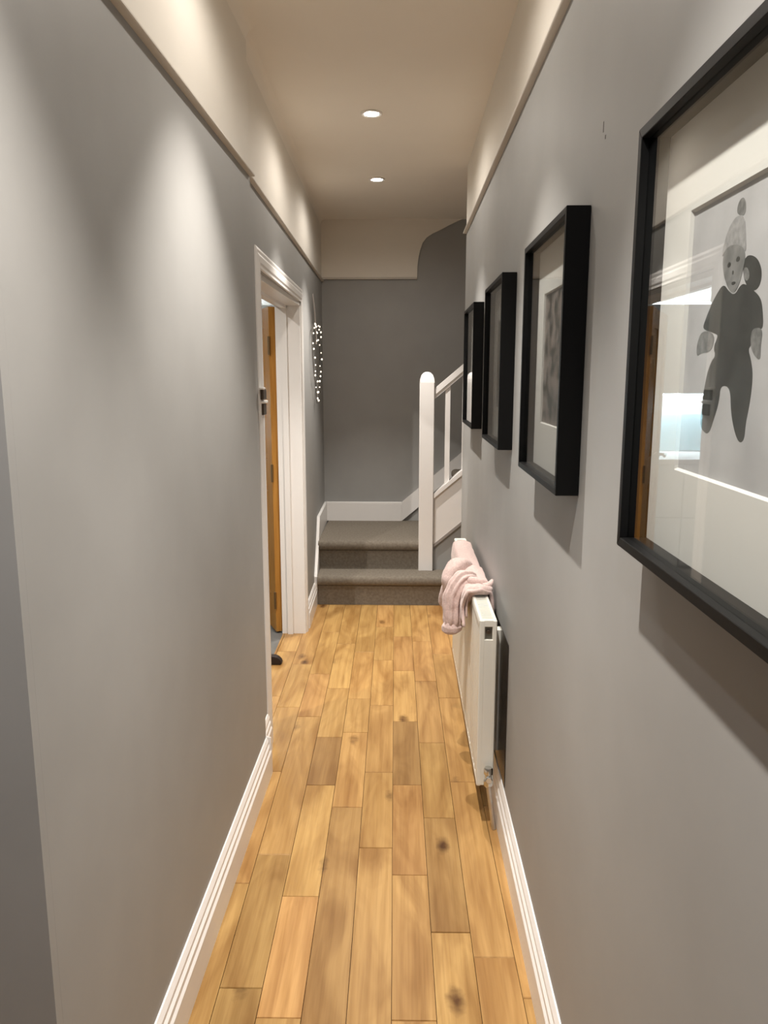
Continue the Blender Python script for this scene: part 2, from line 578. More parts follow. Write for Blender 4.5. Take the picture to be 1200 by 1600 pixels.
AW = 0.072
ar = [(0, 0), (.010, 0), (.010, .010), (.014, .018), (.014, .040), (.009, .050), (.011, .060), (.006, AW), (0, AW)]   # (proud, distance out from opening)
fpart(MB().prism(ar, lambda u, w: (xl2(OP0) + u, OP0 - .006 - w, 0), lambda u, w: (xl2(OP0) + u, OP0 - .006 - w, OPZ + w)), 'architrave')
fpart(MB().prism(ar, lambda u, w: (xl2(OP1) + u, OP1 + w, 0), lambda u, w: (xl2(OP1) + u, OP1 + w, OPZ + w)), 'architrave')
fpart(MB().prism(ar, lambda u, w: (xl2(OP0) + u, OP0 - .006 - w, OPZ + w), lambda u, w: (xl2(OP1) + u, OP1 + w, OPZ + w)), 'architrave')
fpart(MB().box(KX - .005, xl2(OP0) + .004, OP0 - .006, OP0 + .022, 0, OPZ), 'jamb')
fpart(MB().box(KX - .005, xl2(OP1) + .004, OP1 - .022, OP1 + .001, 0, OPZ), 'jamb')
fpart(MB().box(KX - .005, xl2(OP1) + .004, OP0, OP1, OPZ - .022, OPZ + .001), 'head')
fpart(MB().box(KX + .03, KX + .06, OP1 - .036, OP1 - .020, 0, OPZ - .022), 'stop_bead')
fpart(MB().box(KX + .03, KX + .06, OP0 + .020, OP0 + .036, 0, OPZ - .022), 'stop_bead')
fpart(MB().box(KX + .03, KX + .06, OP0 + .02, OP1 - .02, OPZ - .036, OPZ - .020), 'stop_bead')
# kitchen-side architrave
fpart(MB().box(KX - .022, KX - .002, OP0 - .07, OP0, 0, OPZ + .07, .004), 'architrave')
fpart(MB().box(KX - .022, KX - .002, OP0 - .07, OP1 + .07, OPZ, OPZ + .07, .004), 'architrave')

# latch plate on the edge of the near casing
kp = thing('latch_plate', (xl2(OP0) + .02, 2.99, 1.40), 'small dark metal latch plate with two keepers on the near door casing', 'latch plate')
xk = xl2(OP0) + .009


def kpart(mb, name, m):
    o = mb.build(name, m)
    o.parent = kp
    o.location = -kp.location


kpart(MB().box(xk, xk + .010, 2.920, 2.981, 1.350, 1.392, .002), 'keeper', BRONZE)
kpart(MB().box(xk, xk + .012, 2.910, 2.977, 1.408, 1.446, .002), 'keeper', BRONZE)
kpart(MB().box(xk, xk + .016, 2.915, 2.985, 1.394, 1.405, .003), 'lip', GLOSS)
kpart(MB().box(xk, xk + .018, 2.890, 2.925, 1.446, 1.455, .003), 'lip', GLOSS)

# oak door, swung open into the kitchen on the far jamb
door = thing('oak_door', (KX - .004, OP1 - .004, 0), 'oak veneer panelled door standing open inside the white doorway', 'door')
DW, DT, DH = .76, .040, OPZ - .026
ang = math.atan2(.912, -.41)
door.rotation_euler = (0, 0, ang)


def dpart(mb, name, m=OAKD, parent=None):
    o = mb.build(name, m)
    o.parent = parent or door
    return o


dpart(MB().box(0.002, .11, 0, DT, .008, DH, .002), 'stile')
dpart(MB().box(DW - .11, DW, 0, DT, .008, DH, .002), 'stile')
dpart(MB().box(DW / 2 - .05, DW / 2 + .05, .001, DT - .001, .2, DH - .1, .002), 'muntin')
for z0, z1 in ((.008, .22), (.86, 1.02), (DH - .11, DH)):
    dpart(MB().box(.11, DW - .11, 0, DT, z0, z1, .002), 'rail')
for z0, z1 in ((.22, .86), (1.02, DH - .11)):
    for x0, x1 in ((.11, DW / 2 - .05), (DW / 2 + .05, DW - .11)):
        dpart(MB().box(x0, x1, .012, DT - .012, z0, z1, 0).box(x0 + .03, x1 - .03, .007, DT - .007, z0 + .03, z1 - .03, .004), 'panel')
for z in (.20, .95, 1.66):
    dpart(MB().lathe([(.0065, -.05), (.0065, .05)], (-.003, DT + .003, z), seg=10).box(-.002, .03, DT - .001, DT + .002, z - .045, z + .045), 'hinge', STEELH)
hd = dpart(MB().lathe([(.026, 0), (.026, .006), (.010, .010), (.010, .045)], (DW - .06, DT, 1.0), 'Y', 16), 'handle', CHROME)
dpart(MB().tube([(DW - .06, DT + .045, 1.0), (DW - .17, DT + .048, 1.0)], .009), 'lever', CHROME, hd)

# small dark stop on the doorway floor
st = MB()
prof = [(-.036, 0), (.034, 0), (.036, .012), (.024, .030), (.004, .042), (-.030, .044), (-.036, .030)]
st.prism(prof, lambda u, v: (-.668 + u, 3.815, v), lambda u, v: (-.668 + u, 3.865, v))
bmesh.ops.bevel(st.bm, geom=list(st.bm.edges), offset=.004, segments=2, affect='EDGES')
tag(st.build('door_stop', RUBBER, None, True, origin=(-.668, 3.84, 0)), 'small dark brown rounded door stop on the boards in the doorway', 'door stop')

# ------------------------------------------------------------------ kitchen behind the doorway
kf = struct(MB().box(-3.2, KX + .014, 1.16, 6.2, -.05, -.002).build('floor_kitchen', KGREY), 'dark grey kitchen floor beyond the doorway', 'floor')
kw1 = struct(MB().box(-3.2, KX, 6.1, 6.2, 0, 2.55).build('wall_kitchen_end', KWALL), 'pale kitchen wall behind the cabinets', 'wall')
kw2 = struct(MB().box(-3.3, -3.2, 1.16, 6.2, 0, 2.55).build('wall_kitchen_side', KWALL), 'pale kitchen side wall', 'wall')
kc = struct(MB().box(-3.3, KX, 1.16, 6.2, 2.5, 2.55).build('ceiling_kitchen', KWALL), 'pale kitchen ceiling', 'ceiling')
kl = struct(MB().box(KX - .004, KX + .001, 1.16, OP0 - .07, 0, 2.5).box(KX - .004, KX + .001, OP1 + .07, 6.1, 0, 2.5).box(KX - .004, KX + .001, OP0 - .07, OP1 + .07, OPZ + .07, 2.5).build('wall_kitchen_door', KWALL), 'pale kitchen side of the door wall', 'wall')
side_names = ('nearest the oak door', 'in mid run', 'farthest from the oak door')
for k in range(3):
    x1 = -.80 - .6 * k
    x0 = x1 - .595
    c = thing('base_cabinet', ((x0 + x1) / 2, 5.8, 0), 'pale grey kitchen base cabinet ' + side_names[k] + ', mirrored in the near glass', 'cabinet', 'kitchen base cabinets')

    def cp(mb, name, m=KCAB, parent=None):
        o = mb.build(name, m)
        o.parent = parent or c
        o.location = -c.location if parent is None else (0, 0, 0)
        return o
    cp(MB().box(x0, x1, 5.52, 6.08, .12, .87), 'carcass')
    cp(MB().box(x0, x1, 5.56, 5.58, 0, .12), 'plinth', KTOP)
    for z0, z1 in ((.13, .48), (.49, .865)):
        d = cp(MB().box(x0 + .003, x1 - .003, 5.50, 5.52, z0, z1, .002), 'drawer')
        cp(MB().tube([(x0 + .2, 5.485, z1 - .05), (x1 - .2, 5.485, z1 - .05)], .005, 8), 'handle', CHROME, d)
    c = thing('wall_cabinet', ((x0 + x1) / 2, 5.9, 1.37), 'pale grey kitchen wall cabinet ' + side_names[k] + ', mirrored in the near glass', 'cabinet', 'kitchen wall cabinets')
    cp(MB().box(x0, x1, 5.75, 6.08, 1.37, 2.00), 'carcass')
    cp(MB().box(x0 + .003, x1 - .003, 5.73, 5.75, 1.365, 2.00, .002), 'door')
tag(MB().box(-2.62, -.79, 5.48, 6.09, .872, .91, .004).build('worktop', KTOP, origin=(-1.7, 5.8, .872)), 'light kitchen worktop over the base cabinets', 'worktop')
tag(MB().box(-2.6, -.80, 6.085, 6.098, .915, 1.20).build('splashback', KGLASS, origin=(-1.7, 6.09, .91)), 'aqua glass splashback behind the worktop', 'splashback')
t = thing('led_strip', (-1.7, 6.0, 1.355), 'bright cool white light strip under the kitchen wall cabinets', 'light')
o = MB().box(-2.58, -.82, 5.90, 6.05, 1.348, 1.362).build('diffuser', LED)
o.parent = t
o.location = -t.location
t = thing('led_strip', (-1.7, 5.9, 2.01), 'bright cool white light strip along the top of the kitchen wall cabinets', 'light')
o = MB().box(-2.58, -1.20, 5.76, 5.95, 2.002, 2.020).build('diffuser', LED)
o.parent = t
o.location = -t.location


# ------------------------------------------------------------------ downlights
def downlight(x, y, z, label, group, pn, pw, col=LAMP, blend=.7):
    t = thing('downlight', (x, y, z), label, 'downlight', group)
    ring = MB().lathe([(.030, -.001), (.046, -.001), (.046, -.004), (.042, -.007), (.032, -.005), (.030, -.001)], (0, 0, 0), seg=32).build('bezel', GLOSS, None, True)
    ring.parent = t
    lens = MB().lathe([(.0305, -.0015), (.0305, -.0035), (.024, -.0055), (.010, -.0065)], (0, 0, 0), seg=24).build('lens', BULB, None, True)
    lens.parent = t
    for nm, e, size, bl in (('beam', pn, 80, .72), ('spill', pw, 168, .5)):
        d = bpy.data.lights.new(nm, 'SPOT')
        d.energy = e
        d.color = col
        d.spot_size = math.radians(size)
        d.spot_blend = bl
        d.shadow_soft_size = .018
        l = bpy.data.objects.new(nm, d)
        COL.objects.link(l)
        l.parent = t
        l.location = (0, 0, -.03)
    return t


downlight(-.14, .80, ZC, 'round ceiling downlight nearest the viewer, above the largest looking frame', 'hall ceiling downlights', SPOT_NARROW, SPOT_WIDE)
downlight(-.14, 1.95, ZC, 'round ceiling downlight above the bright patch on the left wall', 'hall ceiling downlights', SPOT_NARROW, SPOT_WIDE)
downlight(-.14, 3.52, ZC, 'nearer and larger of the two lit round downlights in view', 'hall ceiling downlights', SPOT_NARROW, SPOT_WIDE)
downlight(-.154, 4.64, ZC, 'farther of the two lit round downlights, towards the stairs', 'hall ceiling downlights', SPOT_NARROW, SPOT_WIDE)
downlight(-.30, -.9, ZC, 'unseen fill light added behind the viewer in the form of a round downlight', 'added lobby fill lights', 0.0, 21.0, COOLW)  # added out-of-view lamp, cool fill for the near walls and wall return
downlight(-1.45, 2.28, 2.5, 'round kitchen downlight shining through the doorway', 'kitchen downlights', 0.0, KITCHEN_SPOT)

# ------------------------------------------------------------------ picture frames
FZ0, FZ1 = 1.270, 1.803
FX = XR - .045
FIG = {
    'pompom': [(0.0312, 0.1213), (0.0361, 0.1257), (0.0335, 0.1335), (0.0241, 0.1373), (0.0159, 0.1315), (0.014, 0.1213), (0.0196, 0.1174)],
    'hat': [(0.0649, 0.0839), (0.0621, 0.0976), (0.0544, 0.1103), (0.0411, 0.119), (0.0311, 0.1208), (0.0165, 0.118), (0.0105, 0.1026), (0.0055, 0.0805), (0.015, 0.0888), (0.0364, 0.0942), (0.0555, 0.0931)],
    'face': [(0.0632, 0.0819), (0.0557, 0.094), (0.0366, 0.0953), (0.0142, 0.0892), (0.0064, 0.0789), (0.0099, 0.0661), (0.0155, 0.0534), (0.0262, 0.0446), (0.0407, 0.0492), (0.056, 0.065)],
    'second_head': [(0.0117, 0.0714), (0.005, 0.0779), (-0.0066, 0.0774), (-0.0207, 0.0718), (-0.031, 0.0609), (-0.032, 0.0497), (-0.0243, 0.0428), (-0.013, 0.0434), (0.0019, 0.051), (0.0087, 0.0618)],
    'second_face': [(0.0085, 0.0673), (-0.0002, 0.0668), (-0.0073, 0.0574), (-0.0005, 0.0529), (0.0064, 0.0582)],
    'coat': [(0.0564, 0.058), (0.0405, 0.0483), (0.0259, 0.0429), (0.0135, 0.0515), (0.0041, 0.0521), (-0.0167, 0.0436), (-0.033, 0.0352), (-0.0392, 0.0251), (-0.0449, 0.0041), (-0.0271, 0.0083), (-0.0186, 0.0038), (-0.0227, -0.0079), (-0.0158, -0.0119), (-0.0233, -0.0212), (-0.031, -0.0362), (-0.0297, -0.0613), (-0.0235, -0.0836), (-0.0236, -0.0991), (-0.0133, -0.1038), (0.0, -0.094), (0.0132, -0.0735), (0.0187, -0.0487), (0.0438, -0.0473), (0.0438, -0.0639), (0.0542, -0.083), (0.0653, -0.1009), (0.0833, -0.0983), (0.0925, -0.0911), (0.0914, -0.0694), (0.0846, -0.0383), (0.0739, -0.0223), (0.0622, -0.016), (0.0709, -0.0074), (0.0599, 0.0042), (0.0666, 0.0072), (0.1046, 0.0136), (0.101, 0.0214), (0.0845, 0.0389), (0.0741, 0.0472)],
    'left_hand': [(0.1072, 0.0137), (0.0665, 0.0071), (0.074, -0.0116), (0.1038, -0.0121), (0.1156, -0.0163), (0.1194, -0.0048)],
    'right_hand': [(-0.0195, 0.0051), (-0.0326, 0.0083), (-0.0438, 0.0044), (-0.0419, -0.0086), (-0.044, -0.0232), (-0.0323, -0.0194), (-0.0204, -0.0099)],
}


def smooth_loop(p, n=2):
    for _ in range(n):
        q = []
        for i in range(len(p)):
            a, b = p[i], p[(i + 1) % len(p)]
            q += [(a[0] * .75 + b[0] * .25, a[1] * .75 + b[1] * .25), (a[0] * .25 + b[0] * .75, a[1] * .25 + b[1] * .75)]
        p = q
    return p


PH_SNOW = mottled('print_pale_snow', (.42, .41, .42), (.56, .55, .56), 9.0, rough=.35, bump=0, spec=.3)
PH_DARK = mottled('print_charcoal', (.016, .017, .015), (.038, .039, .036), 30.0, rough=.35, bump=0, spec=.3)
PH_MID = mottled('print_mid_grey', (.12, .12, .118), (.24, .235, .23), 120.0, rough=.35, bump=0, spec=.3)
PH_HAT = mottled('print_hat_grey', (.27, .265, .265), (.38, .37, .37), 160.0, rough=.35, bump=0, spec=.3)
PH_FACE = mottled('print_face_grey', (.15, .15, .148), (.26, .255, .25), 45.0, rough=.35, bump=0, spec=.3)
PH_A = mottled('print_dusky_portrait', (.014, .016, .012), (.26, .21, .19), 24.0, rough=.35, bump=0, spec=.3, lo=.42, hi=.58)
PH_B = mottled('print_grey_portrait', (.03, .03, .027), (.20, .18, .17), 22.0, rough=.35, bump=0, spec=.3)
PH_C = mottled('print_pale_portrait', (.20, .19, .18), (.42, .40, .38), 12.0, rough=.35, bump=0, spec=.3)


def picture_frame(y0, y1, label, print_mat, figures=False, win=(.155, -.150, .150)):
    yc, zc = (y0 + y1) / 2, (FZ0 + FZ1) / 2
    t = thing('picture_frame', (XR, yc, FZ0), label, 'picture frame', 'black box frames on the right wall')

    def p(mb, name, m, parent=None, smooth=False):
        o = mb.build(name, m, None, smooth)
        o.parent = parent or t
        if parent is None:
            o.location = -t.location
        return o
    fw = .013
    # sides mitred at the corners
    oy = (y1 - y0) / 2
    oz = (FZ1 - FZ0) / 2
    xb, xf = XR - .0005, FX
    for (a, b) in (((-1, -1), (1, -1)), ((1, -1), (1, 1)), ((1, 1), (-1, 1)), ((-1, 1), (-1, -1))):
        def q(c, inner, x):
            return (x, yc + c[0] * (oy - (fw if inner else 0)), zc + c[1] * (oz - (fw if inner else 0)))
        mb = MB().hexa([q(a, 0, xb), q(b, 0, xb), q(b, 1, xb), q(a, 1, xb), q(a, 0, xf), q(b, 0, xf), q(b, 1, xf), q(a, 1, xf)])
        bmesh.ops.bevel(mb.bm, geom=list(mb.bm.edges), offset=.0008, segments=1, affect='EDGES')
        p(mb, 'frame_side', BLACK)
    iy0, iy1, iz0, iz1 = y0 + fw, y1 - fw, FZ0 + fw, FZ1 - fw
    p(MB().box(XR - .003, XR - .001, iy0, iy1, iz0, iz1), 'backing_board', MATB)
    # mount with a bevelled window
    wy, wz0, wz1 = win
    xm0, xm1 = XR - .0065, XR - .009
    outer = [(iy0, iz0), (iy1, iz0), (iy1, iz1), (iy0, iz1)]
    inn = [(yc - wy, zc + wz0), (yc + wy, zc + wz0), (yc + wy, zc + wz1), (yc - wy, zc + wz1)]
    inb = [(yc - wy + .003, zc + wz0 + .003), (yc + wy - .003, zc + wz0 + .003), (yc + wy - .003, zc + wz1 - .003), (yc - wy + .003, zc + wz1 - .003)]
    mb = MB()
    vo_ = [mb.bm.verts.new((xm1, *c)) for c in outer]
    vi = [mb.bm.verts.new((xm1, *c)) for c in inn]
    vb = [mb.bm.verts.new((xm0 + .002, *c)) for c in inb]
    vq = [mb.bm.verts.new((xm0 + .002, *c)) for c in outer]
    for i in range(4):
        j = (i + 1) % 4
        mb.bm.faces.new((vo_[i], vo_[j], vi[j], vi[i]))
        mb.bm.faces.new((vi[i], vi[j], vb[j], vb[i]))
        mb.bm.faces.new((vq[i], vq[j], vb[j], vb[i]))
        mb.bm.faces.new((vo_[i], vo_[j], vq[j], vq[i]))
    p(mb, 'mount', MATB)
    xp = XR - .0052
    ph = p(MB().box(xp, xp + .0006, yc - wy - .004, yc + wy + .004, zc + wz0 - .004, zc + wz1 + .004), 'print', print_mat)
    if figures:
        for k, (nm, m, d) in enumerate((('coat', PH_DARK, 1), ('second_head', PH_DARK, 2), ('second_face', PH_MID, 3), ('face', PH_FACE, 4), ('hat', PH_HAT, 5), ('pompom', PH_MID, 2), ('left_hand', PH_MID, 3), ('right_hand', PH_MID, 4))):
            pts = smooth_loop(FIG[nm], 2)
            x = xp - .00008 * d
            mb = MB().prism(pts, lambda u, v: (xp + .0001, yc + u, zc + v), lambda u, v: (x, yc + u, zc + v))
            p(mb, 'printed_' + nm.replace('left_', '').replace('right_', ''), m, ph)
        for (u, v, a, b) in ((.0442, .0749, .0042, .0026), (.0235, .0778, .0042, .0026), (.0300, .0552, .0050, .0016), (.0335, .0660, .0020, .0020)):
            pts = [(u + a * math.cos(2 * PI * i / 14), v + b * math.sin(2 * PI * i / 14)) for i in range(14)]
            p(MB().prism(pts, lambda uu, vv: (xp, yc + uu, zc + vv), lambda uu, vv: (xp - .00046, yc + uu, zc + vv)), 'printed_feature', PH_DARK, ph)
    p(MB().box(FX + .010, FX + .0115, iy0, iy1, iz0, iz1), 'glass_pane', PGLASS)
    return t


picture_frame(.530, 1.042, 'large nearest black frame holding a monochrome photo of two children in snow', PH_SNOW, True)
picture_frame(1.475, 1.965, 'second black box frame from the viewer, with a small dusky print', PH_A)
picture_frame(2.395, 2.885, 'third black box frame from the viewer, above the near end of the radiator', PH_B)
picture_frame(3.340, 3.845, 'farthest and smallest looking black frame, beside the end of the wall', PH_C)

# ------------------------------------------------------------------ radiator
RX0, RX1, RY0, RY1, RZ0, RZ1 = .252, .306, 2.38, 3.65, .142, .722
rad = thing('radiator', (.28, 3.0, .0), 'white panel radiator with top grille on the right wall', 'radiator')


def rp(mb, name, m=RADW, smooth=False, parent=None):
    o = mb.build(name, m, None, smooth)
    o.parent = parent or rad
    if parent is None:
        o.location = -rad.location
    return o


# pressed front panel: shallow vertical flutes
prof = [(RX0 + .014, RY0 + .004)]
n = 30
for i in range(n):
    ya = RY0 + .03 + (RY1 - RY0 - .06) * i / n
    st_ = (RY1 - RY0 - .06) / n
    prof += [(RX0, ya + st_ * .12), (RX0, ya + st_ * .62), (RX0 + .0035, ya + st_ * .74), (RX0 + .0035, ya + st_ * .98)]
prof += [(RX0 + .014, RY1 - .004)]
rp(MB().prism(prof, lambda x, y: (x, y, RZ0 + .02), lambda x, y: (x, y, RZ1 - .03)), 'front_panel')
rp(MB().box(RX0 - .002, RX0 + .014, RY0 + .002, RY1 - .002, RZ1 - .034, RZ1 - .004, .004, 2), 'top_lip', RADW, True)
rp(MB().box(RX0 - .001, RX0 + .014, RY0 + .002, RY1 - .002, RZ0, RZ0 + .024, .004, 2), 'bottom_lip', RADW, True)
rp(MB().box(RX1 - .012, RX1, RY0 + .004, RY1 - .004, RZ0, RZ1 - .006, .002), 'back_panel')
ecx = (RX0 + RX1) / 2


def endcap(ya, yb, slot):
    mb = MB()
    if slot:
        # end cover with a real slot: four pieces around the hole
        mb.box(RX0 - .002, RX0 + .016, ya, yb, RZ0 + .004, RZ1, .003)
        mb.box(RX0 + .040, RX1 + .001, ya, yb, RZ0 + .004, RZ1, .003)
        mb.box(RX0 + .013, RX0 + .043, ya + .0005, yb, RZ0 + .005, RZ1 - .066, .001)
        mb.box(RX0 + .013, RX0 + .043, ya + .0005, yb, RZ1 - .022, RZ1 - .0005, .001)
    else:
        mb.box(RX0 - .002, RX1 + .001, ya, yb, RZ0 + .004, RZ1, .004)
    return rp(mb, 'end_cover')


endcap(RY0, RY0 + .016, True)
endcap(RY1 - .016, RY1, False)
rp(MB().box(RX0 + .012, RX0 + .044, RY0 + .010, RY0 + .016, RZ1 - .070, RZ1 - .020), 'slot_lining', mat('slot_grey', (.16, .15, .12), .6))
rp(MB().lathe([(.0085, 0), (.0085, -.006), (.005, -.008)], (ecx + .001, RY0 + .011, RZ1 - .040), 'Y', 10), 'bleed_plug', BRONZE)
# top grille: rim and slats
gr = rp(MB().box(RX0 - .001, RX0 + .009, RY0 + .014, RY1 - .014, RZ1 - .008, RZ1, .002).box(RX1 - .009, RX1 + .0005, RY0 + .014, RY1 - .014, RZ1 - .008, RZ1, .002), 'grille')
sl = MB().box(RX0 + .008, RX1 - .008, -.0035, .0035, RZ1 - .0075, RZ1 - .002)
slm = sl.build('slat', RADW)
ns = 90
for i in range(ns):
    o = slm if i == 0 else slm.copy()
    if i:
        COL.objects.link(o)
    o.parent = gr
    o.location = (0, RY0 + .024 + (RY1 - RY0 - .048) * i / (ns - 1), 0)
rp(MB().box(RX0 + .014, RX1 - .012, RY0 + .02, RY1 - .02, RZ0 + .03, RZ1 - .04), 'convector_fins', mat('grey_fins', (.25, .25, .23), .5))
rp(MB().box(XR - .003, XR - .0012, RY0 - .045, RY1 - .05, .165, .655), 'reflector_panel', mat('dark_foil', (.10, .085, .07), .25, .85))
# brackets to the wall
for y in (RY0 + .16, RY1 - .16):
    rp(MB().box(RX1 - .001, XR - .001, y - .02, y + .02, RZ0 + .06, RZ1 - .08), 'bracket')
# valve and pipe at the near end
vx, vy = ecx + .008, RY0 - .022
vl = rp(MB().tube([(vx, RY0 + .01, RZ0 + .045), (vx, vy, RZ0 + .045)], .0095, 12), 'valve', CHROME, True)
rp(MB().lathe([(.012, -.030), (.015, -.026), (.015, -.010), (.011, -.006), (.011, .010), (.015, .014), (.015, .030), (.012, .036)], (vx, vy, RZ0 + .045), 'Z', 14), 'valve_body', CHROME, True)
rp(MB().lathe([(.013, 0), (.013, -.008), (.010, -.010)], (vx, vy - .012, RZ0 + .045), 'Y', 6), 'valve_nut', CHROME)
rp(MB().tube([(vx, vy, RZ0 + .02), (vx + .004, vy, RZ0 - .01), (.306, vy, .03), (.310, vy, .001)], .0075, 12), 'pipe', mat('satin_pipe', (.55, .53, .50), .3, .9), True)
vy2 = RY1 + .022
rp(MB().tube([(vx, RY1 - .01, RZ0 + .045), (vx, vy2, RZ0 + .045), (vx, vy2, 0.001)], .0085, 12), 'pipe', CHROME, True)

# ------------------------------------------------------------------ pink fleece over the radiator
rb = thing('fleece_robe', (.27, 3.1, RZ1), 'pink ribbed fleece robe draped over the radiator, one sleeve hanging', 'robe')


def cpart(mb, name):
    o = mb.build(name, PINK, None, False)
    for pgn in o.data.polygons:
        pgn.use_smooth = True
    o.parent = rb
    o.location = -rb.location
    return o


def profile(s):
    """path over the radiator top: s from 0 (front hem) to 1 (back hem)"""
    pts = [(RX0 - .012, RZ1 - .16), (RX0 - .014, RZ1 - .05), (RX0 - .008, RZ1 + .006), (RX0 + .012, RZ1 + .013), (RX1 - .012, RZ1 + .013), (RX1 + .006, RZ1 + .006), (RX1 + .010, RZ1 - .05), (RX1 + .011, RZ1 - .14)]
    d = [0]
    for a, b in zip(pts, pts[1:]):
        d.append(d[-1] + math.hypot(a[0] - b[0], a[1] - b[1]))
    x = s * d[-1]
    for i in range(len(pts) - 1):
        if x <= d[i + 1] + 1e-9:
            f = (x - d[i]) / (d[i + 1] - d[i])
            return (pts[i][0] * (1 - f) + pts[i + 1][0] * f, pts[i][1] * (1 - f) + pts[i + 1][1] * f)
    return pts[-1]


def drape(y0, y1, s0, s1, nu, nv, amp, name, thick=.010, seed=0.0, edge=0.0):
    mb = MB()
    grid = {}
    for side in (0, 1):
        for i in range(nu + 1):
            for j in range(nv + 1):
                u, v = i / nu, j / nv
                s = s0 + (s1 - s0) * v
                y = y0 + (y1 - y0) * u + edge * noise.noise((v * 3.0, seed, 1.0))
                x, z = profile(s)
                out = Vector(((-1 if x < ecx - .01 else (1 if x > ecx + .012 else 0)), 0, 1 if z > RZ1 else .1)).normalized()
                fold = amp * (0.55 + .6 * noise.noise((y * 9 + seed, s * 2.2, 3.1)) + .45 * math.sin(y * 46 + 5 * s + seed) * abs(noise.noise((y * 4, s * 2, seed + 9))) * 2)
                fold = max(fold, .0)
                if out.x > .5:
                    fold *= .35
                pnt = Vector((x, y, z)) + out * (fold + (thick if side else 0.0))
                grid[side, i, j] = mb.bm.verts.new(pnt)
    for side in (0, 1):
        for i in range(nu):
            for j in range(nv):
                mb.bm.faces.new((grid[side, i, j], grid[side, i + 1, j], grid[side, i + 1, j + 1], grid[side, i, j + 1]))
    for i in range(nu):
        for j in (0, nv):
            mb.bm.faces.new((grid[0, i, j], grid[0, i + 1, j], grid[1, i + 1, j], grid[1, i, j]))
    for j in range(nv):
        for i in (0, nu):
            mb.bm.faces.new((grid[0, i, j], grid[0, i, j + 1], grid[1, i, j + 1], grid[1, i, j]))
    return cpart(mb, name)


drape(2.66, 3.50, .20, .82, 60, 30, .007, 'robe_body', thick=.006, seed=2.0, edge=.03)
drape(2.66, 3.02, .12, .84, 30, 34, .018, 'robe_body', thick=.010, seed=7.3, edge=.05)


def sausage(pts, radii, name, ribs=0, ribamp=.1, seg=22, sub=8, flat=1.0):
    P = [Vector(p) for p in pts]
    cp_, cr = [], []
    for i in range(len(P) - 1):
        p0, p1, p2, p3 = P[max(i - 1, 0)], P[i], P[i + 1], P[min(i + 2, len(P) - 1)]
        for k in range(sub):
            t = k / sub
            cp_.append(.5 * ((2 * p1) + (-p0 + p2) * t + (2 * p0 - 5 * p1 + 4 * p2 - p3) * t * t + (-p0 + 3 * p1 - 3 * p2 + p3) * t ** 3))
            cr.append(radii[i] * (1 - t) + radii[i + 1] * t)
    cp_.append(P[-1])
    cr.append(radii[-1])
    mb = MB().tube(cp_, cr, seg)
    mb.bm.verts.ensure_lookup_table()
    nr = len(cp_)
    for i in range(nr):
        for k in range(seg):
            v = mb.bm.verts[i * seg + k]
            d = v.co - cp_[i]
            a = 2 * PI * k / seg
            f = 1 + (ribamp * math.cos(ribs * a) if ribs else 0) + .16 * noise.noise((v.co.x * 40, v.co.y * 30, v.co.z * 30))
            v.co = cp_[i] + d * f
    return cpart(mb, name)


# hanging sleeve with vertical ribs and a turned cuff
slv = sausage([(.268, 2.80, .742), (.228, 2.775, .748), (.196, 2.765, .700), (.190, 2.760, .640), (.188, 2.757, .600), (.187, 2.756, .585)],
              [.024, .034, .036, .035, .034, .030], 'sleeve', ribs=9, ribamp=.13, seg=54)
sausage([(.187, 2.756, .592), (.186, 2.756, .578), (.186, 2.756, .562), (.187, 2.757, .552)], [.030, .037, .035, .022], 'cuff', seg=24)
# second sleeve and hem bunched behind it
sausage([(.262, 3.00, .735), (.225, 2.97, .742), (.196, 2.95, .700), (.186, 2.96, .655)], [.03, .045, .044, .022], 'sleeve', ribs=4, ribamp=.08)
sausage([(.195, 2.99, .68), (.176, 3.00, .63), (.170, 3.02, .590), (.172, 3.03, .575)], [.028, .026, .022, .012], 'cuff')
# rolled hem across the near end
sausage([(.232, 2.70, .700), (.246, 2.675, .733), (.275, 2.662, .744), (.302, 2.668, .740), (.317, 2.70, .735)], [.018, .019, .018, .017, .012], 'hem')
sausage([(.300, 2.705, .742), (.318, 2.72, .748), (.326, 2.735, .752), (.330, 2.745, .758)], [.016, .011, .009, .005], 'hem')
sausage([(.240, 2.78, .742), (.262, 2.74, .756), (.292, 2.73, .752), (.312, 2.75, .742)], [.018, .016, .015, .010], 'hem')

# ------------------------------------------------------------------ stairs
stair = thing('staircase', (-.2, 5.2, 0), 'carpeted stairs at the end of the hall with white newel and balustrade', 'staircase')


def sp_(mb, name, m, smooth=False, parent=None):
    o = mb.build(name, m, None, smooth)
    o.parent = parent or stair
    if parent is None:
        o.location = -stair.location
    return o


RISE = .2


def bullnose(zt, y_front, y_back, over=.028, r=.030):
    """carpeted step profile in (y, z) with a rounded nosing"""
    p = [(y_back, zt - RISE), (y_front + over, zt - RISE + .0), (y_front + over + .003, zt - .085), (y_front + over - .006, zt - .07)]
    for k in range(9):
        a = -PI / 2 - PI / 2 * k / 8 * 1.0
        p.append((y_front + r + r * math.cos(a) * 1.0, zt - r - .004 + (r + .004) * math.sin(a)))
    p2 = []
    for k in range(7):
        a = PI + (-PI / 2) * k / 6
        p2.append((y_front + r + r * math.cos(a), zt - r + r * math.sin(a)))
    p += p2[1:]
    p += [(y_back, zt)]
    return p


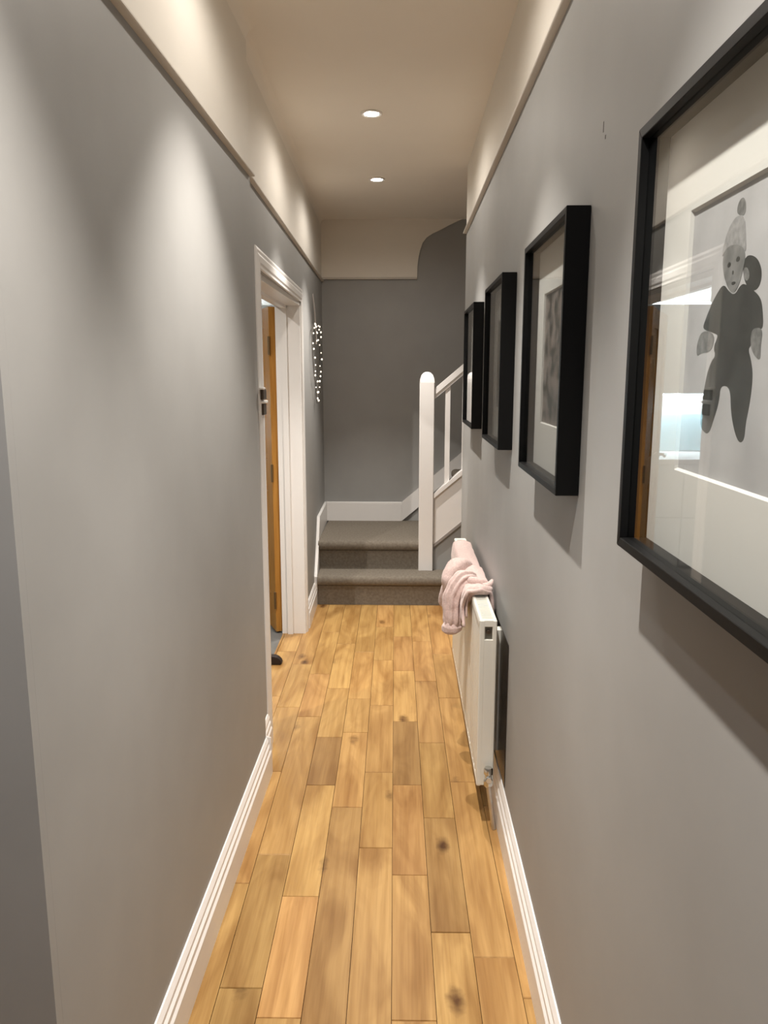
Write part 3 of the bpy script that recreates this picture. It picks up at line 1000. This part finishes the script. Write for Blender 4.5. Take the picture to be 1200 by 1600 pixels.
Y1 = 4.875
XLs = -.585
prof1 = bullnose(RISE, Y1, 5.10)
sp_(MB().prism(prof1, lambda y, z: (xl2(4.9) + .021, y, z), lambda y, z: (.64, y, z)), 'step', CARPET, True)
prof2 = bullnose(2 * RISE, 5.045, YE - .003)
sp_(MB().prism(prof2, lambda y, z: (xl2(5.3) + .021, y, z), lambda y, z: (.125, y, z)), 'step', CARPET, True)
sp_(MB().box(.12, .32, 5.10, YE - .003, RISE, 2 * RISE), 'step', CARPET)
GO = .236
for k in range(7):
    x0 = .13 + GO * k
    zt = (3 + k) * RISE
    p = bullnose(zt, 0.0, GO + .1)
    sp_(MB().prism(p, lambda u, z: (x0 + u, 5.10, z), lambda u, z: (x0 + u, YE - .003, z)), 'step', CARPET, True)
# newel post with a chamfered cap
nx0, nx1, ny0, ny1 = .108, .204, 5.035, 5.131
nw = sp_(MB().box(nx0, nx1, ny0, ny1, RISE - .002, 1.455, .004), 'newel_post', GLOSS)
cx, cy, hw = (nx0 + nx1) / 2, (ny0 + ny1) / 2, (nx1 - nx0) / 2
mb = MB()
rings = []
for dz, w in ((1.452, hw), (1.475, hw - .003), (1.500, hw - .012), (1.515, hw - .026), (1.520, hw - .042)):
    rings.append([mb.bm.verts.new((cx + a * w, cy + b * w, dz)) for a, b in ((-1, -1), (1, -1), (1, 1), (-1, 1))])
for a, b in zip(rings, rings[1:]):
    for k in range(4):
        mb.bm.faces.new((a[k], a[(k + 1) % 4], b[(k + 1) % 4], b[k]))
mb.bm.faces.new(rings[-1])
mb.bm.faces.new(rings[0])
sp_(mb, 'newel_cap', GLOSS, False)
SL = RISE / GO
xe = 1.80


def sloped(x0, x1, za, zb, ya, yb, name, m):
    """board following the pitch, za/zb its lower and upper edge at x = .204"""
    f = lambda x, z: z + (x - .204) * SL
    return sp_(MB().hexa([(x0, ya, f(x0, za)), (x1, ya, f(x1, za)), (x1, yb, f(x1, za)), (x0, yb, f(x0, za)),
                          (x0, ya, f(x0, zb)), (x1, ya, f(x1, zb)), (x1, yb, f(x1, zb)), (x0, yb, f(x0, zb))]), name, m)


sloped(nx1, xe, .372, .690, 5.062, 5.098, 'string_panel', GLOSS)
sloped(nx1, xe, .690, .722, 5.045, 5.115, 'string_capping', GLOSS)
sloped(nx1, xe, 1.345, 1.372, 5.056, 5.104, 'handrail', GLOSS)
sloped(nx1, xe, 1.370, 1.412, 5.050, 5.110, 'handrail', GLOSS)
sloped(nx1, xe, .352, .374, 5.056, 5.098, 'lower_bead', mat('grey_bead', (.30, .27, .25), .6))  # grey bead along the lower edge of the string
f = lambda x, z: z + (x - .204) * SL
for k in range(14):
    x = .292 + .112 * k
    if x > xe - .05:
        break
    sp_(MB().hexa([(x - .016, 5.064, f(x - .016, .715)), (x + .016, 5.064, f(x + .016, .715)), (x + .016, 5.096, f(x + .016, .715)), (x - .016, 5.096, f(x - .016, .715)),
                   (x - .016, 5.064, f(x - .016, 1.350)), (x + .016, 5.064, f(x + .016, 1.350)), (x + .016, 5.096, f(x + .016, 1.350)), (x - .016, 5.096, f(x - .016, 1.350))]), 'baluster', GLOSS)
# grey wall under the string
un = MB().hexa([(nx1, 5.072, RISE - .001), (xe, 5.072, RISE - .001), (xe, 5.095, RISE - .001), (nx1, 5.095, RISE - .001),
                (nx1, 5.072, f(nx1, .36)), (xe, 5.072, f(xe, .36)), (xe, 5.095, f(xe, .36)), (nx1, 5.095, f(nx1, .36))]).build('wall_understair', GREY)
struct(un, 'grey triangular wall under the white stair string', 'wall')
# skirting and wall string round the landing
mb = MB()
ys = YE - .020
mb.prism([(xl2(YE) + .0, .40), (-.005, .40), (-.005, .530), (xl2(YE), .530)], lambda x, z: (x, YE - .001, z), lambda x, z: (x, ys, z))
sp_(mb, 'landing_skirting', GLOSS)
sp_(MB().box(xl2(YE), -.005, YE - .016, YE - .001, .528, .546, .004), 'skirting_bead', GLOSS)
sp_(MB().prism([(-.006, .40), (1.7, .40 + 1.706 * SL), (1.7, .546 + 1.706 * SL), (-.006, .546)], lambda x, z: (x, YE - .001, z), lambda x, z: (x, ys, z)), 'wall_string', GLOSS)
# stepped skirting climbing the left wall beside the treads
zs = [(4.895, .0), (4.895, .190), (5.03, .345), (5.16, .546), (YE, .546), (YE, .36), (5.08, .36), (5.05, .16), (4.93, .16), (4.90, .0)]
sp_(MB().prism(zs, lambda y, z: (xl2(y) + .001, y, z), lambda y, z: (xl2(y) + .020, y, z)), 'wall_string', GLOSS)

# ------------------------------------------------------------------ heart of fairy lights on the left wall
HYC, HZ0 = 5.07, 1.318
heart = thing('heart_light', (xl2(HYC), HYC, HZ0), 'heart shaped wire garland with tiny lit bulbs hanging beside the doorway', 'heart light')


def hp(t):
    x = 16 * math.sin(t) ** 3
    y = 13 * math.cos(t) - 5 * math.cos(2 * t) - 2 * math.cos(3 * t) - math.cos(4 * t)
    return (x / 16 * .25, (y + 17) / 29.0 * .50)


def hx(y, off=.02):
    return xl2(y) + off


def hpart(mb, name, m, smooth=True):
    o = mb.build(name, m, None, smooth)
    o.parent = heart
    o.location = -heart.location
    return o


wpts = []
for k in range(61):
    a, b = hp(2 * PI * k / 60)
    wpts.append((hx(HYC + a), HYC + a, HZ0 + b))
hpart(MB().tube(wpts, .0022, 6), 'wire_frame', WIRE)
hpart(MB().tube([(hx(HYC, .022), HYC, HZ0 + hp(0)[1]), (hx(HYC, .016), HYC - .012, HZ0 + .58), (hx(HYC, .005), HYC - .005, HZ0 + .69), (hx(HYC, .014), HYC + .016, HZ0 + .58), (hx(HYC, .022), HYC + .004, HZ0 + hp(0)[1])], .0042, 6), 'hanging_ribbon', RIBBON)
bulb0 = None
NB = 34
dense = [hp(2 * PI * k / 720) for k in range(721)]
acc = [0.0]
for p_, q_ in zip(dense, dense[1:]):
    acc.append(acc[-1] + math.hypot(p_[0] - q_[0], p_[1] - q_[1]))
for k in range(NB):
    want = acc[-1] * (k + .5) / NB
    a, b = dense[min(range(721), key=lambda i: abs(acc[i] - want))]
    a += random.uniform(-.012, .012)
    b += random.uniform(-.008, .008)
    if bulb0 is None:
        bulb0 = MB().ball((0, 0, 0), .0085, 2, (1, 1, 1.15)).build('bulb', FAIRY, None, True)
        o = bulb0
    else:
        o = bulb0.copy()
        COL.objects.link(o)
    sc = random.uniform(.42, .75)
    o.scale = (sc, sc, sc)
    o.parent = heart
    o.location = Vector((hx(HYC + a, .026 + random.uniform(-.004, .010)), HYC + a, HZ0 + b)) - heart.location
